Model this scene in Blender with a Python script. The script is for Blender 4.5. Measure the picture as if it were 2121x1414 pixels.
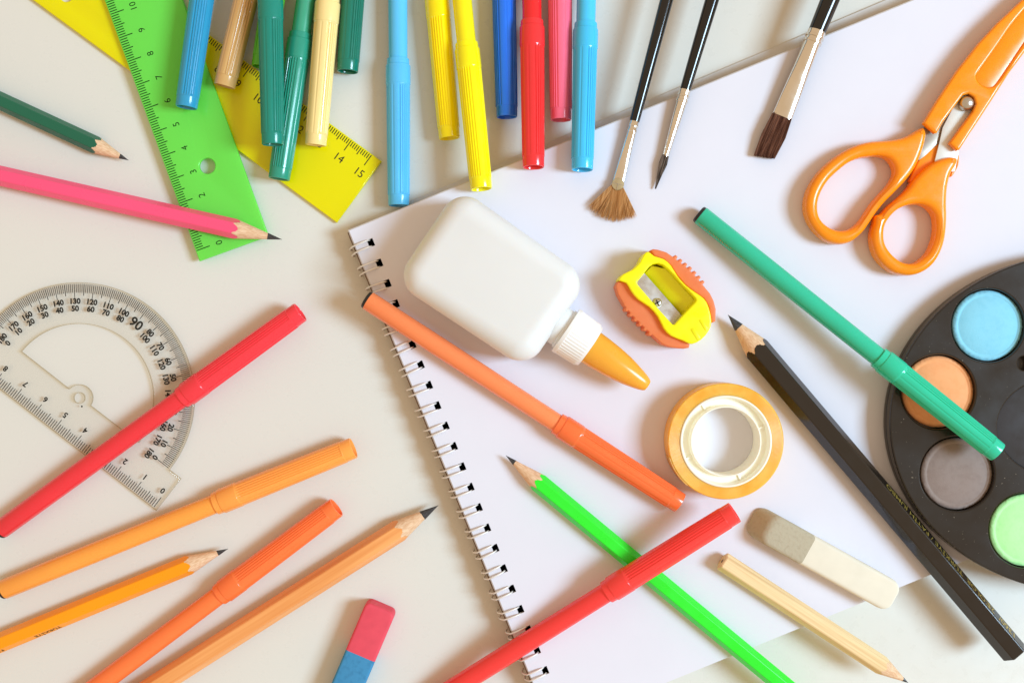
import bpy, bmesh, math, random
from mathutils import Vector, Matrix
random.seed(7)
for o in list(bpy.data.objects): bpy.data.objects.remove(o, do_unlink=True)
SC = bpy.context.scene
COL = SC.collection
K = 0.0002                      # metres per photograph pixel at the table top
HC = 2300 * K                   # camera height
CX, CY = 1060.5, 707.0
T = 0.010                       # thickness of the sketchbook
PI = math.pi
R = math.radians

# ------------------------------------------------------------------ camera, light, exposure
cam = bpy.data.cameras.new('camera'); camo = bpy.data.objects.new('camera', cam); COL.objects.link(camo)
camo.location = (0, 0, HC); cam.sensor_width = 36; cam.sensor_fit = 'HORIZONTAL'
cam.lens = 36 * 2300 / 2121; cam.clip_start = 0.01; cam.clip_end = 20
SC.camera = camo
W = bpy.data.worlds.new('World'); SC.world = W; W.use_nodes = True
W.node_tree.nodes['Background'].inputs[0].default_value = (1.0, 0.73, 0.48, 1)   # warm light of the room
W.node_tree.nodes['Background'].inputs[1].default_value = 0.61
def area(name, loc, target, sx, sy, power, col):
    l = bpy.data.lights.new(name, 'AREA'); l.shape = 'RECTANGLE'; l.size = sx; l.size_y = sy
    l.energy = power; l.color = col
    o = bpy.data.objects.new(name, l); COL.objects.link(o); o.location = loc
    o.rotation_euler = (Vector(target) - Vector(loc)).to_track_quat('-Z', 'Y').to_euler()
    return o
area('window_light', (1.75, -0.06, 1.63), (0.0, 0, 0), 0.62, 0.78, 56, (0.55, 0.79, 1.0))
SC.view_settings.view_transform = 'Standard'; SC.view_settings.look = 'None'
SC.view_settings.exposure = 0.27; SC.view_settings.gamma = 1
SC.view_settings.use_curve_mapping = False
SC.cycles.max_bounces = 10; SC.cycles.transparent_max_bounces = 16
SC.cycles.caustics_reflective = False; SC.cycles.caustics_refractive = False

# ------------------------------------------------------------------ helpers
def P(px, py, z=0.0):
    s = K * (HC - z) / HC
    return Vector(((px - CX) * s, -(py - CY) * s, z))
def lin(c): return tuple((x / 12.92 if x <= 0.04045 else ((x + 0.055) / 1.055) ** 2.4) for x in (v / 255 for v in c))

def link(o, parent=None):
    COL.objects.link(o)
    if parent: o.parent = parent
    return o
def thing(name, label, cat, loc=(0, 0, 0), rotz=0.0, group=None, mat4=None):
    o = bpy.data.objects.new(name, None); COL.objects.link(o)
    o.empty_display_size = 0.01
    if mat4 is not None: o.matrix_world = mat4
    else: o.location = loc; o.rotation_euler = (0, 0, rotz)
    o['label'] = label; o['category'] = cat
    if group: o['group'] = group
    return o
def finish(me, ang=35, merge=1e-7):
    bm = bmesh.new(); bm.from_mesh(me)
    if merge: bmesh.ops.remove_doubles(bm, verts=bm.verts, dist=merge)
    bmesh.ops.recalc_face_normals(bm, faces=bm.faces)
    bm.to_mesh(me); bm.free()
    for p in me.polygons: p.use_smooth = True
    me.set_sharp_from_angle(angle=R(ang))
    return me
def part(name, me, mat, parent=None, label=None, stuff=False):
    o = bpy.data.objects.new(name, me)
    link(o, parent)
    if mat is not None:
        me.materials.clear(); me.materials.append(mat)
    if label: o['label'] = label
    if stuff: o['kind'] = 'stuff'
    return o
def pymesh(name, v, f, ang=35, merge=1e-7):
    me = bpy.data.meshes.new(name); me.from_pydata([tuple(x) for x in v], [], f); me.update()
    return finish(me, ang, merge)
class MB:
    def __init__(s): s.v = []; s.f = []
    def add(s, v, f, M=None):
        b = len(s.v)
        s.v += [tuple(M @ Vector(x)) if M is not None else tuple(x) for x in v]
        s.f += [[i + b for i in q] for q in f]
    def quad(s, a, b, c, d): s.add([a, b, c, d], [[0, 1, 2, 3]])
    def mesh(s, name, ang=35, merge=0): return pymesh(name, s.v, s.f, ang, merge)

def lathe(prof, n=48, rf=None, axis='X', cap0=True, cap1=True):
    v, f = [], []
    for i, (x, r) in enumerate(prof):
        for j in range(n):
            t = 2 * PI * j / n
            rr = rf(t, i, x, r) if rf else r
            if axis == 'X': v.append((x, rr * math.cos(t), rr * math.sin(t)))
            else: v.append((rr * math.cos(t), rr * math.sin(t), x))
    for i in range(len(prof) - 1):
        for j in range(n):
            k = (j + 1) % n
            f.append([i * n + j, i * n + k, (i + 1) * n + k, (i + 1) * n + j])
    if cap0: f.append(list(range(n))[::-1])
    if cap1: f.append([(len(prof) - 1) * n + j for j in range(n)])
    return v, f
def ring_lathe(prof, n=96):          # closed profile (r, z) around Z
    v, f = [], []; m = len(prof)
    for j in range(n):
        t = 2 * PI * j / n
        for r, z in prof: v.append((r * math.cos(t), r * math.sin(t), z))
    for j in range(n):
        k = (j + 1) % n
        for i in range(m):
            l = (i + 1) % m
            f.append([j * m + i, k * m + i, k * m + l, j * m + l])
    return v, f
def tube(pts, r, n=8, closed=False):
    pts = [Vector(p) for p in pts]; v, f = [], []
    rs = r if isinstance(r, (list, tuple)) else [r] * len(pts)
    up = None
    for i, p in enumerate(pts):
        a = pts[max(i - 1, 0)]; b = pts[min(i + 1, len(pts) - 1)]
        d = (b - a).normalized()
        if up is None:
            up = d.orthogonal().normalized()
        up = (up - d * up.dot(d)).normalized()
        s = d.cross(up)
        for j in range(n):
            t = 2 * PI * j / n
            v.append(p + up * (rs[i] * math.cos(t)) + s * (rs[i] * math.sin(t)))
    for i in range(len(pts) - 1):
        for j in range(n):
            k = (j + 1) % n
            f.append([i * n + j, i * n + k, (i + 1) * n + k, (i + 1) * n + j])
    f.append(list(range(n))[::-1]); f.append([(len(pts) - 1) * n + j for j in range(n)])
    return v, f
def rrect(hx, hy, cr, n=6):
    pts = []
    for cx, cy, a0 in ((hx - cr, hy - cr, 0), (-hx + cr, hy - cr, 90), (-hx + cr, -hy + cr, 180), (hx - cr, -hy + cr, 270)):
        for i in range(n + 1):
            a = R(a0 + 90 * i / n); pts.append((cx + cr * math.cos(a), cy + cr * math.sin(a)))
    return pts
def slab(hx, hy, cr, z0, z1, rb, nl=5, nc=6, dome=0.0, shear=None):
    levels = []
    for i in range(nl + 1):
        a = R(90 * i / nl); levels.append((rb * (1 - math.sin(a)), z0 + rb * (1 - math.cos(a))))
    for i in range(nl + 1):
        a = R(90 * i / nl); levels.append((rb * (1 - math.cos(a)), z1 - rb * (1 - math.sin(a))))
    v, f = [], []
    for ins, z in levels:
        for x, y in rrect(hx - ins, hy - ins, max(cr - ins, 1e-5), nc):
            v.append((x, y, z))
    n = 4 * (nc + 1); base = rrect(hx - rb, hy - rb, max(cr - rb, 1e-5), nc)
    if dome:
        for s, h in ((0.9, .35), (0.75, .65), (0.5, .9), (0.2, 1.0)):
            for x, y in base: v.append((x * s, y * s, z1 + dome * h))
    m = len(v) // n
    for i in range(m - 1):
        for j in range(n):
            k = (j + 1) % n
            f.append([i * n + j, i * n + k, (i + 1) * n + k, (i + 1) * n + j])
    f.append(list(range(n))[::-1]); f.append([(m - 1) * n + j for j in range(n)])
    if shear: v = [(x + shear(x, z), y, z) for x, y, z in v]
    return v, f
def smooth_loop(pts, k=6):
    out = []; n = len(pts)
    for i in range(n):
        p0, p1, p2, p3 = (Vector(pts[(i + d) % n]) for d in (-1, 0, 1, 2))
        for j in range(k):
            t = j / k
            out.append(0.5 * ((2 * p1) + (p2 - p0) * t + (2 * p0 - 5 * p1 + 4 * p2 - p3) * t * t + (3 * p1 - p0 - 3 * p2 + p3) * t ** 3))
    return out
def eval_mesh(cu):
    o = bpy.data.objects.new('tmp', cu); COL.objects.link(o)
    dg = bpy.context.evaluated_depsgraph_get(); dg.update()
    me = bpy.data.meshes.new_from_object(o.evaluated_get(dg))
    bpy.data.objects.remove(o, do_unlink=True)
    return me
def shape(name, loops, z0, z1, bevel=0.0, res=3, ang=35):
    """Filled outline (first loop) with holes (other loops), extruded from z0 to z1, edges rounded."""
    cu = bpy.data.curves.new(name, 'CURVE'); cu.dimensions = '2D'; cu.fill_mode = 'BOTH'
    cu.extrude = max((z1 - z0) / 2 - bevel, 1e-6); cu.bevel_depth = bevel; cu.bevel_resolution = res; cu.offset = -bevel
    for lp in loops:
        s = cu.splines.new('POLY'); s.points.add(len(lp) - 1); s.use_cyclic_u = True
        for i, p in enumerate(lp): s.points[i].co = (p[0], p[1], 0, 1)
    me = eval_mesh(cu); bpy.data.curves.remove(cu)
    me.transform(Matrix.Translation((0, 0, (z0 + z1) / 2)))
    me.name = name; me.materials.clear()
    return finish(me, ang, 2e-6)
def circle(cx, cy, r, n=48, rx=None): return [(cx + r * math.cos(2 * PI * i / n), cy + (rx or r) * math.sin(2 * PI * i / n)) for i in range(n)]
_txt = {}
def text_geo(s, size, bold=0.0):
    key = (s, size, bold)
    if key not in _txt:
        cu = bpy.data.curves.new('txt', 'FONT'); cu.body = s; cu.size = size; cu.align_x = 'CENTER'; cu.align_y = 'CENTER'
        cu.offset = bold; cu.resolution_u = 3
        me = eval_mesh(cu); bpy.data.curves.remove(cu)
        _txt[key] = ([tuple(v.co) for v in me.vertices], [list(p.vertices) for p in me.polygons])
        bpy.data.meshes.remove(me)
    return _txt[key]
def local_loop(pts, z, org, sm=0):
    l = [P(x, y, z) - org for x, y in pts]; l = [(p.x, p.y) for p in l]
    return smooth_loop(l, sm) if sm else l
def zoompts(pts, ox, oy, s=3.994): return [(ox + x / s, oy + y / s) for x, y in pts]

# ------------------------------------------------------------------ materials
def newmat(name):
    m = bpy.data.materials.new(name); m.use_nodes = True
    nt = m.node_tree; return m, nt, nt.nodes['Principled BSDF'], nt.nodes['Material Output']
def N(nt, typ, **kw):
    n = nt.nodes.new(typ)
    for k, v in kw.items(): setattr(n, k, v)
    return n
def mat(name, col, rough=0.4, spec=0.5, var=0.05, vscale=120, bump=0.0, bscale=800, stretch=None, metal=0.0, coat=0.0, sss=0.0, sssr=0.002, col2=None, sharp=None, trans=0.0):
    m, nt, b, out = newmat(name)
    c = lin(col)
    b.inputs['Roughness'].default_value = rough; b.inputs['Metallic'].default_value = metal
    b.inputs['Specular IOR Level'].default_value = spec; b.inputs['Coat Weight'].default_value = coat
    b.inputs['Coat Roughness'].default_value = 0.15
    tc = N(nt, 'ShaderNodeTexCoord'); mp = N(nt, 'ShaderNodeMapping')
    nt.links.new(tc.outputs['Object'], mp.inputs['Vector'])
    if stretch: mp.inputs['Scale'].default_value = stretch
    nz = N(nt, 'ShaderNodeTexNoise'); nz.inputs['Scale'].default_value = vscale; nz.inputs['Detail'].default_value = 5
    nt.links.new(mp.outputs[0], nz.inputs['Vector'])
    rp = N(nt, 'ShaderNodeValToRGB')
    d = lin(col2) if col2 else tuple(x * (1 - 2 * var) for x in c)
    e = c if col2 else tuple(min(1, x * (1 + var)) for x in c)
    lo, hi = sharp if sharp else (0.3, 0.7)
    rp.color_ramp.elements[0].position = lo; rp.color_ramp.elements[1].position = hi
    rp.color_ramp.elements[0].color = (*d, 1); rp.color_ramp.elements[1].color = (*e, 1)
    nt.links.new(nz.outputs['Fac'], rp.inputs[0]); nt.links.new(rp.outputs[0], b.inputs['Base Color'])
    nr = N(nt, 'ShaderNodeTexNoise'); nr.inputs['Scale'].default_value = 180; nr.inputs['Detail'].default_value = 6
    nt.links.new(tc.outputs['Object'], nr.inputs['Vector'])
    mr_ = N(nt, 'ShaderNodeMapRange'); mr_.inputs['From Min'].default_value = .3; mr_.inputs['From Max'].default_value = .7
    mr_.inputs['To Min'].default_value = rough * .75; mr_.inputs['To Max'].default_value = min(1, rough * 1.4)
    nt.links.new(nr.outputs['Fac'], mr_.inputs['Value']); nt.links.new(mr_.outputs[0], b.inputs['Roughness'])
    if sss:
        b.inputs['Subsurface Weight'].default_value = sss
        b.inputs['Subsurface Radius'].default_value = (1, .8, .6); b.inputs['Subsurface Scale'].default_value = sssr
    if bump:
        n2 = N(nt, 'ShaderNodeTexNoise'); n2.inputs['Scale'].default_value = bscale; n2.inputs['Detail'].default_value = 4
        nt.links.new(mp.outputs[0], n2.inputs['Vector'])
        bp = N(nt, 'ShaderNodeBump'); bp.inputs['Strength'].default_value = bump; bp.inputs['Distance'].default_value = 0.0002
        nt.links.new(n2.outputs['Fac'], bp.inputs['Height']); nt.links.new(bp.outputs[0], b.inputs['Normal'])
    if trans:
        tr = N(nt, 'ShaderNodeBsdfTranslucent'); tr.inputs[0].default_value = (*c, 1)
        mx = N(nt, 'ShaderNodeMixShader'); mx.inputs[0].default_value = trans
        nt.links.new(b.outputs[0], mx.inputs[1]); nt.links.new(tr.outputs[0], mx.inputs[2]); nt.links.new(mx.outputs[0], out.inputs[0])
    return m
def see_through(name, col, tint, fac, rough=0.15, spec=0.5):
    """Tinted clear plastic: part body colour, part seen through."""
    m, nt, b, out = newmat(name)
    b.inputs['Base Color'].default_value = (*lin(col), 1); b.inputs['Roughness'].default_value = rough
    b.inputs['Specular IOR Level'].default_value = spec
    t = N(nt, 'ShaderNodeBsdfTransparent'); t.inputs[0].default_value = (*tint, 1)
    mx = N(nt, 'ShaderNodeMixShader'); mx.inputs[0].default_value = fac
    nt.links.new(b.outputs[0], mx.inputs[1]); nt.links.new(t.outputs[0], mx.inputs[2]); nt.links.new(mx.outputs[0], out.inputs[0])
    return m
def clear_plastic(name, tint=(0.993, 0.99, 0.98), edge=(0.72, 0.66, 0.54)):
    m, nt, b, out = newmat(name)
    nt.nodes.remove(b)
    t = N(nt, 'ShaderNodeBsdfTransparent'); g = N(nt, 'ShaderNodeBsdfGlossy'); g.inputs['Roughness'].default_value = 0.06
    geo = N(nt, 'ShaderNodeNewGeometry'); sep = N(nt, 'ShaderNodeSeparateXYZ'); nt.links.new(geo.outputs['True Normal'], sep.inputs[0])
    ab = N(nt, 'ShaderNodeMath', operation='ABSOLUTE'); nt.links.new(sep.outputs['Z'], ab.inputs[0])
    mxc = N(nt, 'ShaderNodeMix', data_type='RGBA'); nt.links.new(ab.outputs[0], mxc.inputs['Factor'])
    mxc.inputs['A'].default_value = (*edge, 1); mxc.inputs['B'].default_value = (*tint, 1)
    nt.links.new(mxc.outputs['Result'], t.inputs[0])
    mx = N(nt, 'ShaderNodeMixShader'); mx.inputs[0].default_value = 0.022
    nt.links.new(t.outputs[0], mx.inputs[1]); nt.links.new(g.outputs[0], mx.inputs[2]); nt.links.new(mx.outputs[0], out.inputs[0])
    return m
M_table = mat('white_laminate', (221, 219, 210), 0.3, 0.4, var=0.012, vscale=9, bump=0.01, bscale=900)
M_paper = mat('white_paper', (224, 223, 232), 0.9, 0.15, var=0.006, vscale=60, bump=0.05, bscale=3000)
M_pages = mat('page_edges', (214, 208, 200), 0.9, 0.1, var=0.06, vscale=300, stretch=(1, 1, 30))
def specks(m, scale, size, keep, col):
    nt = m.node_tree; b = nt.nodes['Principled BSDF']; src = b.inputs['Base Color'].links[0].from_socket
    tc = N(nt, 'ShaderNodeTexCoord'); vo = N(nt, 'ShaderNodeTexVoronoi'); vo.inputs['Scale'].default_value = scale
    nz = N(nt, 'ShaderNodeTexNoise'); nz.inputs['Scale'].default_value = 900
    ad = N(nt, 'ShaderNodeMixRGB', blend_type='ADD'); ad.inputs[0].default_value = 0.0006
    nt.links.new(tc.outputs['Object'], nz.inputs['Vector']); nt.links.new(tc.outputs['Object'], ad.inputs[1]); nt.links.new(nz.outputs['Color'], ad.inputs[2])
    nt.links.new(ad.outputs[0], vo.inputs['Vector'])
    lt = N(nt, 'ShaderNodeMath', operation='LESS_THAN'); lt.inputs[1].default_value = size * scale; nt.links.new(vo.outputs['Distance'], lt.inputs[0])
    sp = N(nt, 'ShaderNodeSeparateColor'); nt.links.new(vo.outputs['Color'], sp.inputs[0])
    gt = N(nt, 'ShaderNodeMath', operation='GREATER_THAN'); gt.inputs[1].default_value = 1 - keep; nt.links.new(sp.outputs[0], gt.inputs[0])
    mu = N(nt, 'ShaderNodeMath', operation='MULTIPLY'); nt.links.new(lt.outputs[0], mu.inputs[0]); nt.links.new(gt.outputs[0], mu.inputs[1])
    mx = N(nt, 'ShaderNodeMixRGB'); nt.links.new(mu.outputs[0], mx.inputs[0]); nt.links.new(src, mx.inputs[1]); mx.inputs[2].default_value = (*lin(col), 1)
    nt.links.new(mx.outputs[0], b.inputs['Base Color'])
specks(M_table, 45, 0.00022, 0.16, (120, 108, 96)); specks(M_paper, 45, 0.00018, 0.10, (130, 122, 118))
M_hole_shade = mat('hole_shade_brown', (132, 110, 96), 0.8, 0.2, var=0.1)  # brown standing in for the shade inside the punched holes
M_cover = mat('grey_board', (214, 212, 208), 0.7, 0.2, var=0.03)
M_wire = mat('ring_wire', (236, 232, 226), 0.45, 0.5, metal=0.25, var=0.02)
M_black = mat('black_plastic', (26, 24, 24), 0.3, 0.5)
M_ink = mat('print_ink', (38, 36, 30), 0.6, 0.2)
M_inkg = mat('green_ruler_ink', (10, 48, 14), 0.6, 0.2)
M_gold = mat('gold_print', (205, 178, 90), 0.35, 0.5, metal=0.6)
M_lead = mat('graphite', (70, 70, 72), 0.32, 0.5, var=0.25, vscale=1500, metal=0.3)
M_wood = mat('cut_wood', (236, 202, 166), 0.75, 0.2, col2=(214, 170, 130), vscale=160, stretch=(0.5, 14, 14), sharp=(0.35, 0.65), bump=0.25, bscale=300)
M_metal = mat('steel', (205, 203, 198), 0.28, 0.5, metal=1.0, var=0.04, vscale=500, bump=0.02, bscale=600)
M_ferr = mat('brush_ferrule', (232, 226, 214), 0.17, 0.5, metal=1.0, var=0.02)

# ------------------------------------------------------------------ setting: the table
v, f = slab(0.9, 0.7, 0.02, -0.03, 0.0, 0.002)
tb = part('table_top', pymesh('table_top', v, f), M_table); tb['kind'] = 'structure'

# ------------------------------------------------------------------ sketchbook
NB0 = P(723, 478, T); ang_nb = -math.atan2(1018, 434) + PI / 2      # left edge runs from (723,478) to (1157,1496)
U = (P(1895, 0, T) - NB0); U.z = 0; U.normalize()                    # along the upper edge
V = Vector((U.y, -U.x, 0))                                           # down the bound edge
nb = thing('sketchbook', 'wire-bound white sketchbook lying open at a blank page', 'sketchbook', (NB0.x, NB0.y, 0), math.atan2(U.y, U.x))
NBW, NBH = 0.330, 1106 * K * 0.985
pitch = 45.3 * K * 0.983; h0 = 31.5 * K; hu = 26 * K
holes_v = [39.8 * K * 0.983 + i * pitch for i in range(24)]
def sheet(u0, v0, u1, v1, z0, z1, holes):
    """sheet with rectangular punched holes; v runs down the bound edge (local -y)"""
    us = [u0, h0 - 6 * K, h0 + 6.5 * K, u1]; vs = [v0]
    for c in holes: vs += [c - 8 * K, c + 8 * K]
    vs.append(v1)
    hole = lambda i, j: i == 1 and j % 2 == 1 and holes
    vv, ff = [], []; nv = len(vs)
    for z in (z0, z1):
        for a in us:
            for b in vs: vv.append((a, -b, z))
    idx = lambda i, j, k: k * 4 * nv + i * nv + j
    for i in range(3):
        for j in range(nv - 1):
            if hole(i, j): continue
            ff.append([idx(i, j, 1), idx(i, j + 1, 1), idx(i + 1, j + 1, 1), idx(i + 1, j, 1)])
            ff.append([idx(i, j, 0), idx(i + 1, j, 0), idx(i + 1, j + 1, 0), idx(i, j + 1, 0)])
            for di, dj, a, b in ((-1, 0, (i, j), (i, j + 1)), (1, 0, (i + 1, j + 1), (i + 1, j)), (0, -1, (i + 1, j), (i, j)), (0, 1, (i, j + 1), (i + 1, j + 1))):
                ii, jj = i + di, j + dj
                if not (0 <= ii < 3 and 0 <= jj < nv - 1) or hole(ii, jj):
                    ff.append([idx(*a, 0), idx(*a, 1), idx(*b, 1), idx(*b, 0)])
    return vv, ff
part('top_page', pymesh('top_page', *sheet(0, 0, NBW, NBH, T - 0.00025, T, holes_v), ang=30), M_paper, nb)
part('page_stack', pymesh('page_stack', *sheet(-0.0004, -0.0004, NBW, NBH - 0.0003, T - 0.0013, T - 0.0003, holes_v), ang=30), M_pages, nb)
part('page_block', pymesh('page_block', *sheet(0.011, -0.0003, NBW, NBH - 0.0002, 0.0014, T - 0.00135, []), ang=30), M_pages, nb)
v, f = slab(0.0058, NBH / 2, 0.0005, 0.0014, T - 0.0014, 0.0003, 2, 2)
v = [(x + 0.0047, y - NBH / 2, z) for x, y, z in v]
part('hole_shade_board', pymesh('hole_shade_board', v, f), M_hole_shade, nb)  # added strip, its brown paints the shade in the holes and along the edge
cv = [(-0.0006, 0.0027), (NBW, 0.0069), (NBW, -NBH + 0.0008), (-0.0006, -NBH + 0.0005)]
part('back_cover', shape('back_cover', [cv], 0.0, 0.00135, 0.0002, 1), M_cover, nb)
def ring_path():
    w = 6.8 * K; pts = []
    over = [(-13 * K, .0007), (-15.5 * K, .003), (-15 * K, .0058), (-11.5 * K, .0079), (-5 * K, T + .00075), (8 * K, T + .00115), (20 * K, T + .0009), (27 * K, T + .0003), (30.5 * K, T - .0008), (31.5 * K, T - .002)]
    for u, z in over: pts.append((u, w, z))
    for s in (0.7, 0.25, -0.25, -0.7): pts.append((32 * K, w * s, T - .0024))
    for u, z in over[::-1]: pts.append((u, -w, z))
    return pts
rv, rf_ = tube(ring_path(), 0.00036, 8)
ring_me = pymesh('wire_ring', rv, rf_, 60)
for i, c in enumerate(holes_v):
    o = part('wire_ring', ring_me, M_wire, nb); o.location = (random.uniform(-1, 1) * 2e-4, -c + random.uniform(-1, 1) * 1.5e-4, 0); o.rotation_euler = (0, 0, R(random.uniform(-3, 3)))

# ------------------------------------------------------------------ rulers
G_R = 'plastic rulers on the table'
def ruler(name, label, org, rot, z0, z1, length, width, hole, col, tint, fac, ink, off, tl, fs, lab_y, nmax, bold=0):
    t = thing(name, label, 'ruler', (org.x, org.y, 0), rot, G_R)
    out = [(-off, 0), (length + off, 0), (length + off, -width), (-off, -width)]
    m = see_through(name + '_plastic', col, tint, fac, 0.18)
    part('blade', shape('blade', [out, circle(hole[0], hole[1], hole[2])], z0, z1, 0.0006, 3), m, t)
    mb = MB(); cm = 51.3 * K if nmax == 16 else 51.5 * K
    for i in range(nmax * 10 + 1):
        if i % 10 == 0 : L = tl[2]
        elif i % 5 == 0: L = tl[1]
        else: L = tl[0]
        x = i * cm / 10; w = 0.95 * K
        mb.quad((x - w, -2.5 * K, z1 + 5e-5), (x - w, -L * K, z1 + 5e-5), (x + w, -L * K, z1 + 5e-5), (x + w, -2.5 * K, z1 + 5e-5))
    part('scale_print', mb.mesh('scale_print'), ink, t, stuff=True)
    mb = MB()
    for i in range(nmax + 1):
        vv, ff = text_geo(str(i), fs * K, bold)
        mb.add(vv, ff, Matrix.Translation((i * cm, -lab_y * K, z1 + 5e-5)))
    part('number_print', mb.mesh('number_print'), ink, t, stuff=True)
    return t
yr = P(768 - 15 * 51.5 * .807, 317 - 15 * 51.5 * .590, 0.0022)
ruler('ruler', 'yellow plastic ruler half hidden under the green one', yr, R(-36.2), 0.0002, 0.0022, 15 * 51.5 * K, 157 * K,
      (69 * K, -108 * K, 14 * K), (250, 240, 2), (1.0, 0.95, 0.08), 0.26, M_ink, 24 * K, (14, 19, 28), 23, 47, 15)
gr = P(405, 520, 0.0046)
ruler('ruler', 'green see-through ruler under the pink pencil', gr, R(110.0), 0.0024, 0.0046, 15 * 51.3 * K, 151 * K,
      (156 * K, -82 * K, 16 * K), (126, 242, 94), (0.55, 0.98, 0.35), 0.32, M_inkg, 22 * K, (18, 23, 31), 19, 52, 15)

# ------------------------------------------------------------------ protractor
pc = P(163, 824, 0.002)
pt = thing('protractor', 'clear plastic protractor with black degree numbers', 'protractor', (pc.x, pc.y, 0), R(-37.8))
pk = K
def arc(r, a0, a1, n): return [(r * math.cos(R(a0 + (a1 - a0) * i / n)), r * math.sin(R(a0 + (a1 - a0) * i / n))) for i in range(n + 1)]
outer = arc(238, 0, 180, 90) + [(-238, -3), (-268, -3), (-268, -86), (268, -86), (268, -3), (238, -3)]
cut = arc(153, 1, 179, 60) + [(-28, 2)] + arc(28, 172, 8, 20) + [(28, 2)]
sc = lambda l: [(x * pk, y * pk) for x, y in l]
M_clear = clear_plastic('clear_plastic')
part('plate', shape('plate', [sc(outer), sc(cut), circle(0, 0, 11 * pk, 24)], 0.0002, 0.0021, 0.0005, 3, 50), M_clear, pt)
mb = MB(); zt = 0.00215
def pq(r0, r1, a, w):
    c, s = math.cos(a), math.sin(a)
    mb.quad(*[(c * r * pk - s * q * pk, s * r * pk + c * q * pk, zt) for r, q in ((r0, -w), (r1, -w), (r1, w), (r0, w))])
for d in range(0, 181):
    if d % 10 == 0: pq(206, 235, R(d), 0.7)
    elif d % 5 == 0: pq(211, 235, R(d), 0.8)
    else: pq(217, 235, R(d), 0.62)
cm = 52 * pk
for i in range(0, 101):
    x = (260 - i * 5.2) * pk; L = 25 if i % 10 == 0 else (21 if i % 5 == 0 else 17); w = 0.75 * pk
    mb.quad((x - w, -82 * pk, zt), (x + w, -82 * pk, zt), (x + w, (-82 + L) * pk, zt), (x - w, (-82 + L) * pk, zt))
part('scale_print', mb.mesh('scale_print'), M_ink, pt, stuff=True)
mb = MB()
for d in range(0, 181, 10):
    for txt, r in ((str(d), 199), (str(180 - d), 184)) if d != 90 else (('90', 193),):
        vv, ff = text_geo(txt, (28 if d == 90 else 15.5) * pk, 0.7 * pk)
        a = R(d)
        mb.add(vv, ff, Matrix.Translation((r * pk * math.cos(a), r * pk * math.sin(a), zt)) @ Matrix.Rotation(a - PI / 2, 4, 'Z'))
for n in range(0, 11):
    vv, ff = text_geo(str(n) if n else '0', 16 * pk, 0.6 * pk)
    mb.add(vv, ff, Matrix.Translation(((260 - n * 52 + (-6 if n == 0 else 0)) * pk, -44 * pk, zt)) @ Matrix.Rotation(PI, 4, 'Z'))
vv, ff = text_geo('.', 22 * pk, 0.6 * pk); mb.add(vv, ff, Matrix.Translation((16 * pk, -4 * pk, zt)))
part('number_print', mb.mesh('number_print'), M_ink, pt, stuff=True)

# ------------------------------------------------------------------ axis frame for pens, pencils and brushes
def frame(A, B, roll=0.0, scale=1.0):
    x = (B - A).normalized(); y = Vector((0, 0, 1)).cross(x).normalized(); z = x.cross(y)
    m = Matrix(((x.x, y.x, z.x, A.x), (x.y, y.y, z.y, A.y), (x.z, y.z, z.z, A.z), (0, 0, 0, 1)))
    return m @ Matrix.Rotation(roll, 4, 'X') @ Matrix.Scale(scale, 4)

# ------------------------------------------------------------------ felt-tip markers
ML = 0.1535; q = ML / 778
def flute(t, i, x, r):
    if x < 529 * q or x > 756 * q: return r
    e = min((x - 529 * q) / (4 * q), (756 * q - x) / (4 * q), 1.0)
    d = math.degrees(t) % 120
    g = 0.0
    if 4 < d < 64:
        ph = ((d - 4) / 12) % 1
        g = 0.075 * min(1.0, 3.0 * math.sin(PI * ph) ** 2)
    elif 84 < d < 96: g = 0.03 * math.sin(PI * (d - 84) / 12)
    return r * (1 - g * max(e, 0))
body_v = lathe([(7 * q, 20.0 * q), (8 * q, 20.4 * q), (200 * q, 20.6 * q), (474 * q, 19.6 * q), (490 * q, 19.6 * q)], 48)
plug_v = lathe([(0, 15.5 * q), (0.6 * q, 17.5 * q), (2.5 * q, 19 * q), (7.5 * q, 19.4 * q), (8 * q, 19.4 * q)], 40)
cap_prof = [(474 * q, 20.2 * q), (474 * q, 22.6 * q), (475 * q, 23.2 * q), (486 * q, 23.6 * q), (487.5 * q, 25.2 * q), (489 * q, 25.8 * q),
            (526 * q, 25.8 * q), (527.5 * q, 25.0 * q), (529 * q, 24.8 * q), (533 * q, 24.8 * q), (600 * q, 24.4 * q), (680 * q, 23.7 * q), (752 * q, 23.0 * q), (756 * q, 22.9 * q),
            (757 * q, 22.2 * q), (776.5 * q, 21.8 * q), (778 * q, 21.2 * q), (778 * q, 19.4 * q), (776 * q, 18.6 * q), (758 * q, 18 * q)]
cap_v = lathe(cap_prof, 240, flute)
ME_body = pymesh('barrel', *body_v, ang=30); ME_plug = pymesh('end_plug', *plug_v, ang=30); ME_cap = pymesh('cap', *cap_v, ang=22)
for me in (ME_body, ME_plug, ME_cap): me.materials.append(M_black)
def own_mat(o, m):
    o.material_slots[0].link = 'OBJECT'; o.material_slots[0].material = m
_pm = {}
def plastic(c, rough=0.17):
    if (c, rough) not in _pm:
        _pm[(c, rough)] = mat('marker_plastic', c, rough, 0.5, var=0.02, vscale=60, bump=0.015, bscale=500, sss=0.12, sssr=0.0015)
    return _pm[(c, rough)]
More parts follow.
